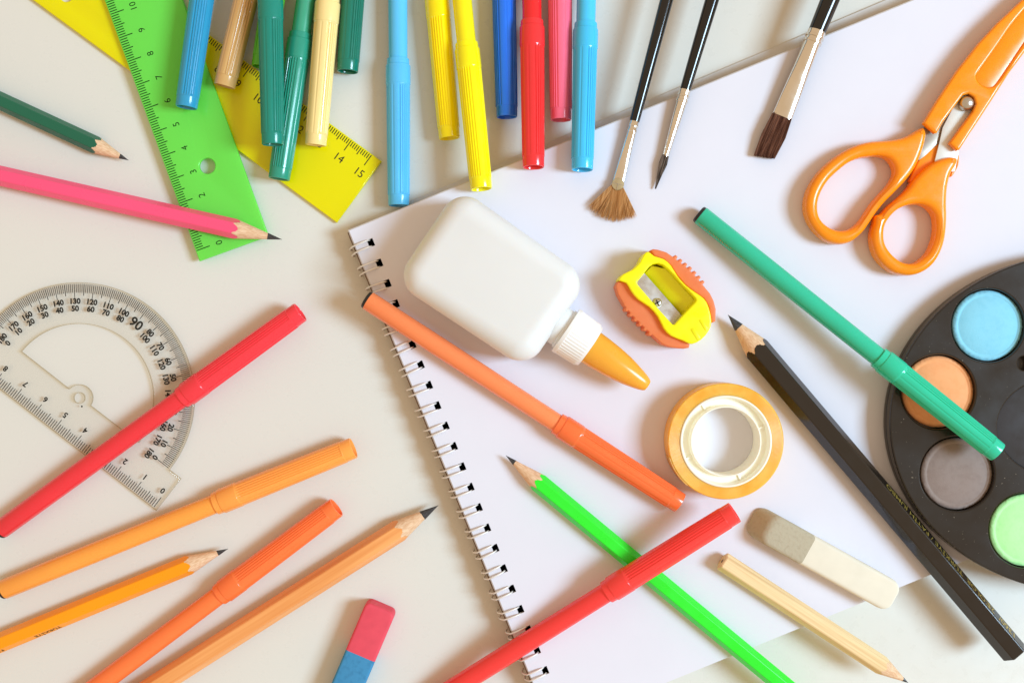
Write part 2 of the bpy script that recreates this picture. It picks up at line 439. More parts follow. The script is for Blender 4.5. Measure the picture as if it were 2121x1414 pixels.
def marker(label, B, D, zA, zB, cb, cc, roll=0.0, A=None):
    zA *= .001; zB *= .001
    B3 = P(*B, zB)
    if A:
        A3 = P(*A, zA); s = (B3 - A3).length / ML
    else:
        D3 = P(*D, (zA + 2 * zB) / 3); d = (B3 - D3); d.z = 0; d.normalize(); s = 1.0
        A3 = B3 - d * math.sqrt(ML ** 2 - (zA - zB) ** 2); A3.z = zA
    t = thing('felt_tip_marker', label, 'marker', group='capped felt-tip markers', mat4=frame(A3, B3, R(roll), s))
    b = bpy.data.objects.new('barrel', ME_body); link(b, t); own_mat(b, plastic(cb))
    p = bpy.data.objects.new('end_plug', ME_plug); link(p, b)
    c = bpy.data.objects.new('cap', ME_cap); link(c, t); own_mat(c, plastic(cc))
    return t
OR, RD = (255, 138, 80), (246, 62, 60)
marker('pale orange marker lying across the wire rings of the sketchbook', (1408, 1041), None, 15.0, 15.9, (255, 143, 88), (253, 118, 62), 130, A=(757, 619))
gm = marker('sea-green marker with its capped end on the black paint palette', (2066, 936), None, 14.3, 29.0, (46, 192, 152), (44, 200, 158), 140, A=(1446, 442))
marker('red marker resting across the bright green pencil', (1522, 1060), (1255, 1229), 4.6, 28.5, RD, (250, 66, 62), 20)
marker('crimson red marker lying across the clear protractor', (622, 646), (372, 827), 4.6, 8.6, (236, 52, 62), (243, 58, 70), 30)
marker('light amber orange marker just below the protractor', (732, 927), None, 4.3, 5.9, (255, 166, 70), (255, 166, 76), 40, A=(2, 1222))
marker('deep orange marker between the yellow pencil and the varnished wood pencil', (697, 1050), (210, 1414), 4.3, 5.9, (255, 126, 64), (255, 122, 62), 30)
# cap ends pointing down from the upper edge
marker('steel-blue marker lying on the green ruler', (386, 223), (418, 0), 9.0, 11.0, (50, 158, 200), (48, 156, 198), 160)
marker('tan brown marker between the steel-blue one and the dark teal one', (465, 179), (508, 0), 15.0, 8.0, (212, 168, 104), (214, 172, 110), 150)
marker('dark teal marker with its cap end on top of another teal marker', (565, 300), (560, 10), 19.5, 17.8, (16, 138, 120), (16, 136, 118), 15)
marker('green-teal marker whose cap tip shows below the dark teal one', (578, 371), (622, 78), 6.3, 8.0, (64, 166, 130), (44, 152, 126), 190)
marker('cream yellow marker lying over the yellow ruler', (654, 301), (678, 20), 15.0, 7.6, (248, 220, 150), (250, 222, 150), 10)
marker('short-looking deep green marker right of the cream one', (720, 149), (731, 0), 4.3, 5.9, (16, 124, 102), (16, 122, 102), 20)
marker('leaf-green marker mostly hidden under the dark teal one', (543, 140), (566, 0), 6.3, 8.0, (74, 172, 36), (76, 176, 36), 0)
marker('sky-blue marker standing apart above the corner of the sketchbook', (826, 426), (824, 60), 4.3, 5.9, (92, 196, 246), (90, 192, 244), 20)
marker('yellow marker on the left of the yellow pair', (931, 287), (905, 0), 4.3, 5.9, (255, 232, 10), (255, 230, 8), 190)
marker('yellow marker on the right of the pair reaching the page', (997, 392), (957, 0), 4.3, 16.0, (255, 236, 20), (255, 240, 12), 200)
marker('royal blue marker right of the two yellow ones', (1050, 243), (1044, 0), 4.3, 5.9, (30, 120, 240), (28, 118, 238), 110)
marker('scarlet red marker between the royal blue and the pink one', (1105, 347), (1102, 40), 4.3, 15.8, (238, 40, 44), (240, 52, 56), 20)
marker('pink marker beside the scarlet red one', (1162, 249), (1160, 0), 6.5, 8.5, (250, 112, 142), (250, 112, 142), 100)
marker('cyan-blue marker reaching the page beside the fan brush', (1206, 352), (1215, 0), 4.3, 15.8, (74, 198, 244), (66, 194, 242), 20)
# gold lettering, worn to strokes, on the sea-green barrel
mb = MB()
for i in range(26):
    x = (14 + i * 5.2 + random.uniform(-1, 1)) * q; r = 20.75 * q
    for j in range(2):
        a = R(4 + 0 * j) + random.uniform(-.05, .05); b = a + R(7 if i < 16 else 3)
        x1 = x + 3.2 * q
        mb.quad(*[(xx, r * math.cos(t), r * math.sin(t)) for xx, t in ((x, a), (x + 1.2 * q, a), (x1 + 1.2 * q, b), (x1, b))])
part('gold_print', mb.mesh('gold_print'), M_gold, gm, stuff=True)

# ------------------------------------------------------------------ pencils
def pencil(label, tip, tail, zt, z0, rflat, cone, lead, paint, L=None, group='pencils', wood=None, end_visible=False, texts=(), roll=0.0, scal=1.2, sides=6):
    zt *= .001; z0 *= .001; r = rflat * K
    T3 = P(*tip, zt); S3 = P(*tail, z0)
    d = T3 - S3
    if L:
        S3 = T3 - d.normalized() * L
    else: L = d.length
    t = thing('pencil', label, 'pencil', group=group, mat4=frame(S3, T3, roll))
    n = 96; ta = 1.07 * r / (cone * K); wood = wood or M_wood
    def hx(th):
        if sides == 0: return r
        a = (th - PI / 2 + R(30)) % R(60) - R(30)
        return min(r / math.cos(a), r * 1.125)
    rnd = random.Random(len(label))
    xb = [L - hx(2 * PI * j / n) / ta + rnd.uniform(-scal, scal) * K for j in range(n)]
    v, f = [], []
    rows = [(0.0, 0.93), (0.0004, 1.0), (L * .5, 1.0), (None, 1.0)]
    for x, s in rows:
        for j in range(n):
            th = 2 * PI * j / n; rr = hx(th) * s
            v.append((xb[j] if x is None else x, rr * math.cos(th), rr * math.sin(th)))
    for i in range(3):
        for j in range(n):
            k = (j + 1) % n; f.append([i * n + j, i * n + k, (i + 1) * n + k, (i + 1) * n + j])
    f.append(list(range(n))[::-1])
    part('painted_shaft' if paint is not wood else 'shaft', pymesh('shaft', v, f, 18), paint, t)
    v, f = [], []; xl = L - lead * K / ta
    for i in range(5):
        u = i / 4
        for j in range(n):
            th = 2 * PI * j / n; x = xb[j] + (xl - xb[j]) * u
            rr = min((L - x) * ta, hx(th)) * (0.999 if i else 0.994)
            v.append((x, rr * math.cos(th), rr * math.sin(th)))
    for i in range(4):
        for j in range(n):
            k = (j + 1) % n; f.append([i * n + j, i * n + k, (i + 1) * n + k, (i + 1) * n + j])
    part('sharpened_wood', pymesh('sharpened_wood', v, f, 60), M_wood, t)
    fac = lambda th, i, x, rr: rr * (1 + 0.12 * math.sin(2 * th + 1) * (i < 3))
    lv, lf = lathe([(xl - .0002, lead * K * .99), (xl, lead * K), (L - 5 * K, 5 * K * ta * 1.1), (L - 2 * K, 2.6 * K * ta), (L, 0.6 * K)], 24, fac)
    part('lead', pymesh('lead', lv, lf, 40), M_lead, t)
    if end_visible:
        lv, lf = lathe([(-.00006, lead * K), (.0003, lead * K)], 24)
        part('lead_core', pymesh('lead_core', lv, lf), M_lead, t)
    for s, x0, size, nrm, flip, m in texts:
        vv, ff = text_geo(s, size * K, 0.12 * K)
        a = R(nrm); nv = Vector((0, math.cos(a), math.sin(a))); xv = Vector((-1 if flip else 1, 0, 0)); yv = nv.cross(xv)
        o = nv * (r + 6e-5) + Vector((L - x0 * K, 0, 0))
        M4 = Matrix(((xv.x, yv.x, nv.x, o.x), (xv.y, yv.y, nv.y, o.y), (xv.z, yv.z, nv.z, o.z), (0, 0, 0, 1)))
        b = MB(); b.add(vv, ff, M4)
        part('lettering', b.mesh('lettering'), m, t, stuff=True)
    return t
paint = lambda n, c, rough=0.3: mat(n, c, rough, 0.5, var=0.03, vscale=90, bump=0.06, bscale=350, stretch=(0.2, 1, 1))
GP = 'pencils scattered on the desk'
M_varn = mat('varnished_cedar', (250, 178, 108), 0.35, 0.5, col2=(222, 136, 68), vscale=110, stretch=(0.12, 4, 4), sharp=(0.25, 0.7), bump=0.1, bscale=250)
M_pale = mat('bare_basswood', (242, 216, 166), 0.7, 0.2, col2=(220, 184, 132), vscale=130, stretch=(0.15, 8, 8), sharp=(0.3, 0.6), bump=0.15, bscale=260)
pencil('dark green pencil pointing right below the yellow ruler', (266, 332), (0, 209), 3.6, 3.6, 16.2, 70, 4.6, paint('dark_green_paint', (14, 98, 72)), L=.15, group=GP)
pencil('hot pink pencil with its tip on the green ruler', (584, 496), (0, 364), 8.6, 5.4, 18.2, 94, 6.0, paint('pink_paint', (255, 84, 128)), L=.16, group=GP)
pencil('amber yellow pencil with small dark lettering between two orange markers', (472, 1136), (0, 1330), 3.9, 3.9, 18.0, 84, 5.0, paint('amber_paint', (255, 156, 4)), L=.15, group=GP,
       texts=(('TÜRKİYE', 402, 14, 150, True, M_ink), ('FATİH', 520, 14, 150, True, M_ink)))
pencil('varnished natural wood pencil pointing at the sketchbook rings', (908, 1046), (330, 1414), 4.6, 4.6, 20.5, 92, 9.0, M_varn, L=.16, group=GP)
pencil('bright green pencil under the red marker on the page', (1048, 943), (1587, 1389), 13.4, 13.4, 17.2, 82, 5.0, paint('neon_green_paint', (40, 236, 44)), L=.16, group=GP)
pencil('thick black pencil with gold lettering beside the paint palette', (1508, 652), (2101, 1351), 14.9, 14.9, 23.6, 86, 9.5, paint('black_paint', (38, 31, 25), 0.12), group=GP,
       texts=(('COLOR  TÜRKİYE / FATİH JUMBO', 620, 21, 150, False, M_gold), ('1360/  25', 815, 23, 150, False, M_gold)))
pencil('unpainted pale wood pencil with its tip beyond the page', (1881, 1413), (1496, 1161), 13.7, 13.7, 17.4, 62, 4.0, M_pale, group=GP, wood=M_pale, end_visible=True)

# ------------------------------------------------------------------ erasers
GE = 'rubber erasers'
def eraser(label, p0, p1, zb, h, w, shear, split, names, mats, rb=0.0012, cr=0.0022):
    zm = zb + h * .9
    A, B = P(*p0, zm), P(*p1, zm); d = B - A; Ln = d.length; c = (A + B) / 2
    t = thing('eraser', label, 'eraser', (c.x, c.y, zb), math.atan2(d.y, d.x), GE)
    sh = lambda x, z: -(shear * (z - h)) if shear else 0
    v, f = slab(Ln / 2, w / 2, cr, 0, h, rb, 5, 5, shear=sh)
    me = pymesh('whole', v, f)
    xs = -Ln / 2 + Ln * split
    for nm, m, keep in zip(names, mats, (1, -1)):
        bm = bmesh.new(); bm.from_mesh(me)
        bmesh.ops.bisect_plane(bm, geom=bm.verts[:] + bm.edges[:] + bm.faces[:], plane_co=(xs, 0, h), plane_no=Vector((keep, 0, shear * keep)).normalized(), clear_outer=True)
        m2 = bpy.data.meshes.new(nm); bm.to_mesh(m2); bm.free()
        for p in m2.polygons: p.use_smooth = True
        m2.set_sharp_from_angle(angle=R(40))
        part(nm, m2, m, t)
    bpy.data.meshes.remove(me)
M_er_grey = mat('grey_rubber', (184, 174, 150), 0.9, 0.15, col2=(176, 165, 141), vscale=700, sharp=(0.3, 0.5), bump=0.9, bscale=1100)
M_er_white = mat('cream_rubber', (230, 222, 202), 0.75, 0.2, var=0.02, bump=0.06, bscale=700)
M_er_pink = mat('pink_rubber', (226, 80, 96), 0.7, 0.25, var=0.03, vscale=300, bump=0.08, bscale=900)
M_er_blue = mat('blue_rubber', (68, 140, 184), 0.8, 0.2, col2=(60, 126, 168), vscale=500, sharp=(0.25, 0.5), bump=0.35, bscale=900)
eraser('long slanted eraser, half grey and half cream, on the page', (1590, 1093), (1857, 1241), T, 0.0085, 67 * K * .96, -0.8, 0.315, ('grey_half', 'cream_half'), (M_er_grey, M_er_white), 0.0016, 0.004)
eraser('pink and blue eraser lying flat beside the sketchbook', (789, 1257), (700, 1466), 0.0, 0.0095, 67 * K * .96, 0.0, 0.475, ('pink_half', 'blue_half'), (M_er_pink, M_er_blue), 0.0012, 0.0024)

# ------------------------------------------------------------------ glue bottle
bz = T; bh = 0.025
bc = P(1020, 580, bz + bh * .5); b_tip = P(1337, 796, bz + bh * .45)
dx = b_tip - bc
gb = thing('glue_bottle', 'white glue bottle with orange nozzle lying on the page', 'bottle', (bc.x, bc.y, bz), math.atan2(dx.y, dx.x))
s5 = 0.955 * K
M_bot = mat('white_bottle_plastic', (226, 226, 223), 0.38, 0.4, var=0.008, vscale=40, sss=0.25, sssr=0.004)
v, f = slab(163 * s5, 117 * s5, 0.0096, 0.0, bh, 0.0082, 10, 12)
v = [(x, y * (1 - 0.04 * max(0, x) / (163 * s5)), z) for x, y, z in v]
part('bottle_body', pymesh('bottle_body', v, f, 60), M_bot, gb)
zc = bh * .5
def along(prof, n=48, rf=None, z=zc):
    vv, ff = lathe(prof, n, rf); return [(x, y, w + z) for x, y, w in vv], ff
x0 = 160 * s5
part('neck', pymesh('neck', *along([(x0 - 4 * s5, 43 * s5), (x0 + 16 * s5, 41 * s5), (x0 + 17 * s5, 44 * s5), (x0 + 22 * s5, 44 * s5), (x0 + 24 * s5, 40 * s5)])), M_bot, gb)
M_cap = mat('white_cap_plastic', (238, 235, 230), 0.35, 0.4, var=0.01, sss=0.2, sssr=0.003)
knurl = lambda t, i, x, r: r * (1 - 0.028 * (0.5 + 0.5 * math.cos(t * 44))) if 3 <= i <= 4 else r
part('screw_collar', pymesh('screw_collar', *along([(x0 + 22 * s5, 49 * s5), (x0 + 22.5 * s5, 52 * s5), (x0 + 30 * s5, 52.5 * s5), (x0 + 31 * s5, 51.5 * s5), (x0 + 77 * s5, 50 * s5), (x0 + 79 * s5, 48.5 * s5), (x0 + 84 * s5, 46 * s5), (x0 + 85 * s5, 33 * s5)], 264, knurl), ang=50), M_cap, gb)
M_noz = mat('orange_nozzle_plastic', (255, 180, 60), 0.22, 0.5, var=0.02, sss=0.35, sssr=0.004, trans=0.1)
nz_prof = [(84, 36), (86, 36.5), (110, 35.5), (140, 33), (165, 29.5), (185, 25.5), (203, 21), (216, 17), (223, 14), (227, 11), (228, 6)]
part('nozzle', pymesh('nozzle', *along([(x0 + a * s5, r * s5) for a, r in nz_prof]), ang=50), M_noz, gb)

# ------------------------------------------------------------------ sharpener
szt = T + 0.014
so = P(1380, 618, szt); so0 = Vector((so.x, so.y, T))
sh = thing('pencil_sharpener', 'yellow pencil sharpener with orange ribbed grips', 'sharpener', so0)
L1 = lambda pts, z, sm=4: local_loop(zoompts(pts, 1190, 370), z, Vector((so.x, so.y, 0)), sm)
yel = [(610, 602), (660, 640), (740, 665), (800, 720), (850, 800), (920, 880), (1000, 940), (1070, 990), (1110, 1060), (1135, 1180), (1110, 1260), (1050, 1330), (970, 1368), (900, 1340), (800, 1300), (740, 1240), (690, 1140), (620, 1060), (530, 1000), (470, 930), (430, 862), (368, 840), (400, 790), (480, 750), (540, 690), (570, 630)]
win = [(770 + (x - 770) * .94, 960 + (y - 960) * .94) for x, y in [(610, 715), (645, 690), (690, 683), (735, 700), (775, 735), (905, 875), (1015, 990), (1022, 1005), (1015, 1022), (930, 1110), (832, 1222), (815, 1222), (660, 1050), (505, 868), (505, 845), (520, 825)]]
M_neon = mat('neon_yellow_plastic', (252, 244, 6), 0.3, 0.5, var=0.01, sss=0.25, sssr=0.003)
M_grip = mat('neon_orange_rubber', (255, 150, 94), 0.45, 0.4, var=0.02, sss=0.3, sssr=0.003, trans=0.3)
part('body', shape('body', [L1(yel, szt, 2), L1(win, szt, 0)], 0.0042, 0.0140, 0.0007, 4, 40), M_neon, sh)
part('base', shape('base', [L1(yel, szt, 3)], 0.0002, 0.0041, 0.0006, 2), M_neon, sh)
def pl(x, y, z): p = P(1190 + x / 3.994, 370 + y / 3.994, T + z); return (p.x - so.x, p.y - so.y, z)
tr = [(640, 720), (750, 745), (995, 1008), (885, 1125), (580, 785)]
fv = [pl(x, y, z) for (x, y), z in zip(tr, (.0080, .0092, .0092, .0062, .0060))] + [pl(x, y, .0041) for x, y in tr]
part('trough', pymesh('trough', fv, [[0, 4, 3, 2, 1], [0, 1, 6, 5], [1, 2, 7, 6], [2, 3, 8, 7], [3, 4, 9, 8], [4, 0, 5, 9], [5, 6, 7, 8, 9]]), M_neon, sh)
bl = [(566, 768), (905, 1152), (822, 1240), (498, 858)]
fv = [pl(x, y, z) for (x, y), z in zip(bl, (.0086, .0086, .0104, .0104))] + [pl(x, y, z - .0008) for (x, y), z in zip(bl, (.0086, .0086, .0104, .0104))]
part('blade', pymesh('blade', fv, [[0, 3, 2, 1], [4, 5, 6, 7], [0, 1, 5, 4], [1, 2, 6, 5], [2, 3, 7, 6], [3, 0, 4, 7]]), M_metal, sh)
sp = pl(683, 1026, .0098)
v, f = lathe([(0, 9.2 * K), (0.0006, 9.2 * K), (0.0010, 8 * K), (0.0013, 5 * K), (0.00135, 1e-5)], 28, axis='Z')
sw = part('screw', pymesh('screw', [(x + sp[0], y + sp[1], z + sp[2]) for x, y, z in v], f), M_metal, sh)
for a in (25, 115):
    v, f = slab(6 * K, 1.3 * K, .9 * K, 0, 0.00025, .00005, 1, 2)
    part('slot', pymesh('slot', [(x * math.cos(R(a)) - y * math.sin(R(a)) + sp[0], x * math.sin(R(a)) + y * math.cos(R(a)) + sp[1], z + sp[2] + 0.0012) for x, y, z in v], f), M_black, sw)
def teeth(pts, depth, a, b, n):
    """outline with n rib teeth between points a and b of the list"""
    out = []; seg = [Vector(p) for p in pts[a:b + 1]]
    ln = [0]
    for i in range(1, len(seg)): ln.append(ln[-1] + (seg[i] - seg[i - 1]).length)
    def at(s):
        for i in range(1, len(seg)):
            if s <= ln[i]:
                t = (s - ln[i - 1]) / (ln[i] - ln[i - 1]); d = (seg[i] - seg[i - 1]).normalized()
                return seg[i - 1].lerp(seg[i], t), Vector((d.y, -d.x))
        return seg[-1], Vector((d.y, -d.x))
    for i in range(n):
        for u, h in ((0.02, 0), (0.12, 1), (0.55, 1), (0.66, 0)):
            p, nn = at((i + u) / n * ln[-1]); out.append(tuple(p + nn * depth * h))
    return pts[:a + 1] + out + pts[b:]
g1 = [(628, 592), (650, 583), (690, 588), (760, 610), (815, 648), (870, 690), (940, 745), (1010, 815), (1070, 890), (1120, 950), (1150, 1010), (1168, 1080), (1165, 1180), (1136, 1192), (1120, 1120), (1112, 1060), (1072, 992), (1000, 942), (920, 882), (850, 802), (800, 722), (740, 667), (662, 642)]
g1t = teeth(g1, 26, 4, 8, 7)
g2 = [(358, 852), (408, 858), (432, 866), (470, 932), (530, 1002), (620, 1062), (690, 1142), (740, 1242), (800, 1302), (900, 1342), (952, 1372), (945, 1398), (900, 1406), (800, 1396), (725, 1368), (640, 1292), (560, 1215), (480, 1135), (410, 1050), (360, 960), (340, 890)]
g2t = teeth(g2, 18, 15, 18, 6)
for gpts in (g1t, g2t):
    part('grip', shape('grip', [L1(gpts, T + .011, 0)], 0.0010, 0.0115, 0.0006, 2), M_grip, sh)
for pts in ([(1030, 1170), (1048, 1162), (1102, 1235), (1085, 1262)], [(960, 1245), (985, 1235), (1042, 1315), (1018, 1338)]):
    part('arrow_mark', shape('arrow_mark', [L1(pts, szt, 0)], 0.0139, 0.01425, 0.0001, 1), M_neon, sh)

# ------------------------------------------------------------------ tape roll
tz = T + 0.0125
tp = P(1504, 914, tz); st = (HC - tz) / HC * K
tr_ = thing('tape_roll', 'roll of amber sticky tape on a white core', 'tape roll', (tp.x, tp.y, T))
m, nt, b, out = newmat('amber_tape')
b.inputs['Base Color'].default_value = (*lin((246, 166, 34)), 1); b.inputs['Roughness'].default_value = 0.35
b.inputs['Subsurface Weight'].default_value = 0.5; b.inputs['Subsurface Radius'].default_value = (1, .6, .2); b.inputs['Subsurface Scale'].default_value = 0.006
tc = N(nt, 'ShaderNodeTexCoord'); wv = N(nt, 'ShaderNodeTexWave', wave_type='RINGS', rings_direction='Z'); wv.inputs['Scale'].default_value = 700; wv.inputs['Distortion'].default_value = 1.5
nt.links.new(tc.outputs['Object'], wv.inputs['Vector']); bp = N(nt, 'ShaderNodeBump'); bp.inputs['Strength'].default_value = 0.6; bp.inputs['Distance'].default_value = 0.0001
nt.links.new(wv.outputs['Fac'], bp.inputs['Height']); nt.links.new(bp.outputs[0], b.inputs['Normal'])
nzz = N(nt, 'ShaderNodeTexNoise'); nzz.inputs['Scale'].default_value = 120; rp = N(nt, 'ShaderNodeValToRGB')
nt.links.new(tc.outputs['Object'], nzz.inputs['Vector']); nt.links.new(nzz.outputs['Fac'], rp.inputs[0])
rp.color_ramp.elements[0].color = (*lin((253, 172, 50)), 1); rp.color_ramp.elements[1].color = (*lin((255, 192, 84)), 1)
rp.color_ramp.elements[0].position = .35; rp.color_ramp.elements[1].position = .65
nt.links.new(rp.outputs[0], b.inputs['Base Color'])
M_tape = m
ri, ro, hh = 95.5 * st, 120.5 * st, 0.0120
v, f = ring_lathe([(ri, 0.0003), (ro - .0003, 0.0003), (ro, 0.0007), (ro, hh - .0005), (ro - .0004, hh), (ri, hh)], 128)
part('tape', pymesh('tape', v, f), M_tape, tr_)
fl = [(ro * math.cos(R(a)) * k, ro * math.sin(R(a)) * k) for a, k in [(x, 1.012) for x in range(196, 232, 3)] + [(x, .999) for x in range(229, 193, -3)]]
part('loose_end', shape('loose_end', [fl], 0.0006, hh - .0004, 0.00005, 1), M_tape, tr_)
M_core = mat('cream_core_plastic', (250, 246, 228), 0.4, 0.4, var=0.01, sss=0.2, sssr=0.002)
a, b_, c, d = 95.2 * st, 90.5 * st, 73.5 * st, 70 * st
v, f = ring_lathe([(a, .0001), (a, .0122), (a - .0003, .0125), (b_ + .0002, .0125), (b_, .0122), (b_ - .0006, .0092), (c + .0004, .0092), (c, .0120), (c - .0002, .0123), (d + .0002, .0123), (d, .0120), (d, .0001)], 128)
part('core', pymesh('core', v, f), M_core, tr_)
for an in (20, 122, 205, 292):
    v, f = slab((b_ - c) / 2 + .0002, 2.0 * st, .0002, .0085, .0100, .0001, 1, 2)
    M4 = Matrix.Rotation(R(an), 4, 'Z') @ Matrix.Translation(((b_ + c) / 2, 0, 0))
    part('spoke', pymesh('spoke', [M4 @ Vector(p) for p in v], f), M_core, tr_)

# ------------------------------------------------------------------ scissors
sz = T
sco = P(1900, 300, sz); sc_t = thing('scissors', 'orange-handled scissors in an orange blade cover', 'scissors', (sco.x, sco.y, sz))
S2 = Vector((sco.x, sco.y, 0))
LA = lambda pts, z, sm=4: local_loop(zoompts(pts, 1591, 250), T + z, S2, sm)
LB = lambda pts, z, sm=4: local_loop(zoompts(pts, 1591, 0), T + z, S2, sm)
M_sci = mat('orange_handle_plastic', (255, 148, 14), 0.25, 0.5, var=0.015, vscale=60, bump=0.01, bscale=400, sss=0.15, sssr=0.002)
big = [(1288, 75), (1300, 130), (1270, 250), (1210, 390), (1130, 500), (1040, 595), (960, 675), (890, 760), (830, 850), (770, 930), (680, 1000), (580, 1020), (470, 990), (380, 910), (320, 810), (300, 700), (320, 590), (370, 490), (440, 400), (540, 310), (650, 240), (760, 195), (860, 175), (970, 168), (1080, 152), (1160, 122), (1230, 80), (1268, 64)]
bigh = [(830, 297), (900, 290), (980, 310), (1030, 370), (1040, 440), (1000, 520), (930, 600), (860, 680), (800, 770), (740, 850), (660, 900), (570, 910), (480, 870), (420, 800), (405, 700), (430, 600), (490, 500), (570, 420), (660, 350), (750, 310)]
sml = [(1540, 310), (1480, 306), (1380, 340), (1290, 400), (1200, 490), (1150, 560), (1080, 630), (990, 705), (930, 770), (880, 790), (870, 850), (850, 930), (850, 1010), (880, 1110), (940, 1190), (1020, 1250), (1110, 1275), (1200, 1275), (1290, 1240), (1370, 1170), (1430, 1060), (1460, 940), (1470, 800), (1468, 680), (1475, 560), (1500, 450), (1545, 370), (1558, 325)]
smlh = [(1200, 690), (1270, 695), (1330, 730), (1370, 790), (1380, 870), (1370, 970), (1330, 1070), (1280, 1130), (1200, 1180), (1110, 1175), (1030, 1120), (970, 1040), (950, 960), (960, 870), (1000, 800), (1060, 740), (1130, 705)]
part('handle', shape('handle', [LA(big, .006), LA(bigh, .006)], 0.0004, 0.0082, 0.0024, 5, 40), M_sci, sc_t, label='larger finger loop')
part('handle', shape('handle', [LA(sml, .006), LA(smlh, .006)], 0.0004, 0.0084, 0.0024, 5, 40), M_sci, sc_t, label='smaller thumb loop')
tng = [(1255, 300), (1330, 230), (1420, 180), (1445, 300), (1400, 370), (1290, 440), (1200, 520), (1165, 500)]
part('tang_cover', shape('tang_cover', [LA(tng, .004, 0)], 0.0006, 0.0042, 0.0008, 3), M_sci, sc_t)
rtab = [(1500, 440), (1545, 380), (1550, 300), (1575, 290), (1570, 370), (1540, 430), (1512, 465)]
part('stop_tab', shape('stop_tab', [LA(rtab, .003, 3)], 0.0006, 0.0038, 0.0007, 3), M_sci, sc_t)
# cover, coordinates from the upper right zoom
cov = [(1284, 1020), (1400, 830), (1560, 590), (1740, 360), (1900, 190), (2060, 40), (2350, -230), (2660, -480), (2800, -560), (2850, -560), (2850, -500), (2700, -300), (2450, 0), (2290, 205), (2117, 440), (1990, 610), (1850, 830), (1700, 1060), (1585, 1240), (1565, 1246)]
slot_open = [(1500, 1185), (1690, 925), (1716, 860), (1700, 805), (1660, 776), (1615, 788), (1450, 1010), (1398, 1100), (1380, 1104)]
top_out = cov[:1] + cov[1:] + slot_open
def dense(pts, k=3):
    out = []
    for i in range(len(pts)):
        a, b = Vector(pts[i]), Vector(pts[(i + 1) % len(pts)])
        for j in range(k): out.append(tuple(a.lerp(b, j / k)))
    return out
rec = [(1725, 645), (1735, 605), (1800, 515), (1900, 375), (2010, 215), (2110, 95), (2300, -110), (2380, -150), (2400, -90), (2300, 90), (2180, 260), (2060, 440), (1960, 590), (1890, 690), (1850, 722), (1800, 720), (1750, 690)]
part('cover_top', shape('cover_top', [LB(dense(top_out, 2), .0085, 0), LB(rec, .0085, 3)], 0.0056, 0.0088, 0.0011, 4, 40), M_sci, sc_t)
part('cover_panel', shape('cover_panel', [LB(rec, .0085, 3)], 0.0056, 0.0080, 0.0002, 1), M_sci, sc_t)
cb = [p for p in cov]
part('cover_bottom', shape('cover_bottom', [LB(dense([(1300, 1035)] + cov[1:-2] + [(1575, 1235), (1560, 1200), (1450, 1100), (1390, 1095)], 2), .003, 0)], 0.0006, 0.0036, 0.0008, 3), M_sci, sc_t)
b1 = [(1230, 1190), (1290, 1045), (1400, 960), (1600, 700), (1700, 600), (1720, 760), (1600, 960), (1450, 1130), (1400, 1190), (1290, 1295), (1240, 1330)]
part('blade', shape('blade', [LB(b1, .004, 0)], 0.0038, 0.0045, 0.0001, 1), mat('dull_steel', (168, 156, 142), 0.42, 0.5, metal=0.8, var=0.05), sc_t)
M_blade2 = mat('brushed_blade', (226, 228, 222), 0.5, 0.5, metal=0.35, var=0.03, vscale=300)
b2 = [(1440, 1060), (1560, 830), (1660, 700), (1800, 600), (1800, 800), (1640, 1080), (1545, 1200), (1575, 1255), (1540, 1420), (1380, 1420), (1376, 1330), (1412, 1190)]
part('blade', shape('blade', [LB(b2, .005, 0)], 0.0047, 0.0055, 0.0001, 1), M_blade2, sc_t)
pv = P(1591 + 1652 / 3.994, 850 / 3.994, T + .0085) - S2
v, f = lathe([(.0050, 12 * K), (.0062, 14.5 * K), (.0074, 14.5 * K), (.0084, 12.5 * K), (.0092, 9 * K), (.0096, 5 * K), (.0097, .1 * K)], 40, axis='Z')
part('pivot', pymesh('pivot', [(x + pv.x, y + pv.y, z) for x, y, z in v], f, 60), M_metal, sc_t)

# ------------------------------------------------------------------ paint palette
pz = T; ph = 0.0090
po = P(2245, 872, T); pal = thing('paint_palette', 'black oval paint palette with round colour pans', 'palette', (po.x, po.y, pz))
PO = Vector((po.x, po.y, 0)); kz = lambda z: K * (HC - z - T) / HC
m, nt, b, out = newmat('scuffed_black_plastic')
tc = N(nt, 'ShaderNodeTexCoord')
n1 = N(nt, 'ShaderNodeTexNoise'); n1.inputs['Scale'].default_value = 900; n1.inputs['Detail'].default_value = 2; nt.links.new(tc.outputs['Object'], n1.inputs['Vector'])
r1 = N(nt, 'ShaderNodeValToRGB'); r1.color_ramp.elements[0].position = .70; r1.color_ramp.elements[1].position = .84
r1.color_ramp.elements[0].color = (*lin((36, 30, 25)), 1); r1.color_ramp.elements[1].color = (*lin((150, 138, 120)), 1)
nt.links.new(n1.outputs['Fac'], r1.inputs[0]); nt.links.new(r1.outputs[0], b.inputs['Base Color'])
n2 = N(nt, 'ShaderNodeTexNoise'); n2.inputs['Scale'].default_value = 60; n2.inputs['Detail'].default_value = 6; nt.links.new(tc.outputs['Object'], n2.inputs['Vector'])
mr = N(nt, 'ShaderNodeMapRange'); mr.inputs['To Min'].default_value = 0.08; mr.inputs['To Max'].default_value = 0.3; nt.links.new(n2.outputs['Fac'], mr.inputs['Value']); nt.links.new(mr.outputs[0], b.inputs['Roughness'])
M_pal = m
pans = [((2047, 674), 72.5, (140, 208, 230), (122, 194, 218), 'sky blue paint pan'), ((1944, 811), 73.5, (248, 172, 118), (236, 150, 92), 'terracotta orange paint pan'), ((1983, 981), 73.5, (146, 130, 122), (126, 108, 100), 'taupe grey paint pan'), ((2126, 1098), 74, (186, 250, 172), (160, 232, 146), 'pale green paint pan')]
ztop = T + ph
